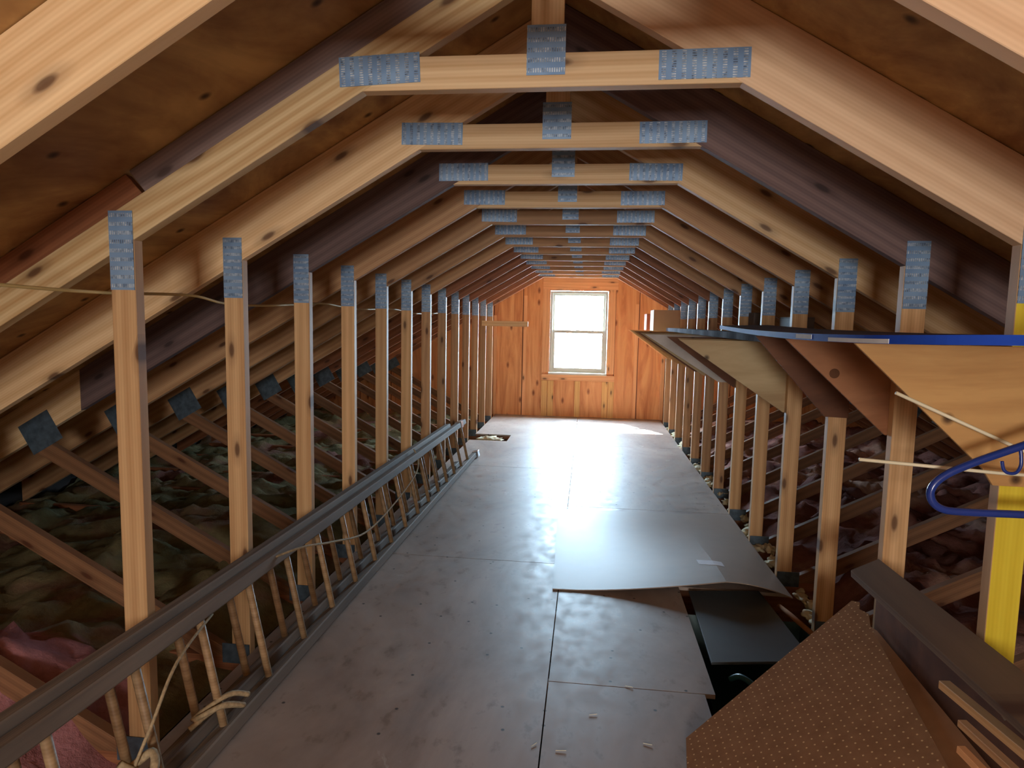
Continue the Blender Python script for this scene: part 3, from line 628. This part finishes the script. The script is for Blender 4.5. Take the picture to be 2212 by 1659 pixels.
# pegboard leaning up on the right
pA, pB, pC = Vector((.484, 2.095, .018)), Vector((1.13, 2.458, .385)), Vector((1.04, 1.618, .3185))
def planar(name, pts, th, mat, label, cat, xdir=None, parent=None):
    o0 = pts[0]; xd = (xdir or (pts[1]-pts[0])).normalized(); nz = (pts[1]-pts[0]).cross(pts[2]-pts[0]).normalized()
    if nz.z < 0: nz = -nz
    yd = nz.cross(xd).normalized(); xd = yd.cross(nz); mw = Matrix((xd, yd, nz)).transposed().to_4x4(); mw.translation = o0; inv = mw.inverted()
    bm = bmesh.new(); P2 = [inv @ p for p in pts]; a = [bm.verts.new((p.x, p.y, 0)) for p in P2]; b = [bm.verts.new((p.x, p.y, -th)) for p in P2]
    bm.faces.new(a); bm.faces.new(b[::-1]); n = len(pts)
    for i in range(n): bm.faces.new((a[i], a[(i+1) % n], b[(i+1) % n], b[i]))
    bmesh.ops.recalc_face_normals(bm, faces=bm.faces[:])
    o = obj(name, bm, mat, parent, world=mw)
    return tag(o, label, cat) if cat else o
pn = (pB-pA).cross(pC-pA).normalized()
def onpl(x, y): return Vector((x, y, pA.z-(pn.x*(x-pA.x)+pn.y*(y-pA.y))/pn.z))
pts = [pA, pB, onpl(1.146, 2.43), onpl(1.130, 2.39), onpl(1.142, 2.34), onpl(1.120, 2.27), onpl(1.04, 1.618), onpl(.97, 1.2), onpl(.50, 1.2), onpl(.466, 1.95)]
planar('pegboard', pts, .005, M_['peg'], 'brown pegboard with torn corner sloping up against the right posts', 'board', xdir=Vector((0, 1, 0)))
lo = Vector((0, 0, .05))
pts = [onpl(.98, 2.39)-lo, onpl(1.15, 2.445)-lo, onpl(1.163, 2.44)-lo, onpl(1.150, 2.34)-lo, onpl(1.157, 2.30)-lo, onpl(1.14, 1.612)-lo, onpl(1.12, 1.2)-lo, onpl(.90, 1.2)-lo]
planar('hardboard_strip', pts, .005, M_['hard'], 'narrow torn brown hardboard piece beside the pegboard', 'board')
# long dark plank and lumber offcuts
pk = [Vector((1.04, 2.264, .574)), Vector((1.175, 2.37, .583)), Vector((1.175, 1.10, .600)), Vector((1.04, 1.10, .612))]
planar('wooden_plank', pk, .022, M_['darkplank'], 'long dark brown plank lying against the nearest right posts', 'plank', xdir=Vector((0, 1, 0)))
bar('x', (0, 0, -9), (0, .1, -9), .01, .01, M_['red']) if False else None
tag(box('plywood_panel', (1.1775, 1.0, .002), (1.1835, 2.37, .560), M_['plydark'], bev=0), 'dark brown plywood panel standing against the nearest right posts under the plank', 'panel')
tag(bar('lumber_offcut', (1.08, 1.74, .470), (1.13, 1.20, .485), .030, .022, M_['post']), 'light lumber offcut under the dark plank, highest of three', 'lumber', 'lumber offcuts under the plank')
tag(bar('lumber_offcut', (1.05, 1.60, .450), (1.10, 1.10, .45), .022, .018, M_['pinebrown']), 'brown lumber offcut under the dark plank, middle of three', 'lumber', 'lumber offcuts under the plank')
tag(bar('lumber_offcut', (1.00, 1.51, .440), (1.05, 1.10, .42), .020, .018, M_['orange']), 'orange-edged lumber offcut nearest the torn hardboard piece', 'lumber', 'lumber offcuts under the plank')
tag(tube('bolt', [(1.10, 1.565, .535), (1.105, 1.56, .52), (1.115, 1.545, .50)], .006, M_['steel'], seg=10, curve=False), 'small bright metal bolt on the lumber offcuts', 'bolt')
for (x, y, a, L) in ((.16, 2.20, .3, .03), (.34, 2.07, -.2, .03), (-.03, 2.0, .9, .025), (.05, 1.99, .1, .035), (.30, 2.41, -.3, .03)):
    tag(bar('wood_splinter', (x, y, .002), (x+L*math.cos(a), y+L*math.sin(a), .003), .0016, .0015, M_['rod'], bev=0), 'tiny pale wood splinter on the near part of the floor', 'splinter', 'wood splinters on the near floor')
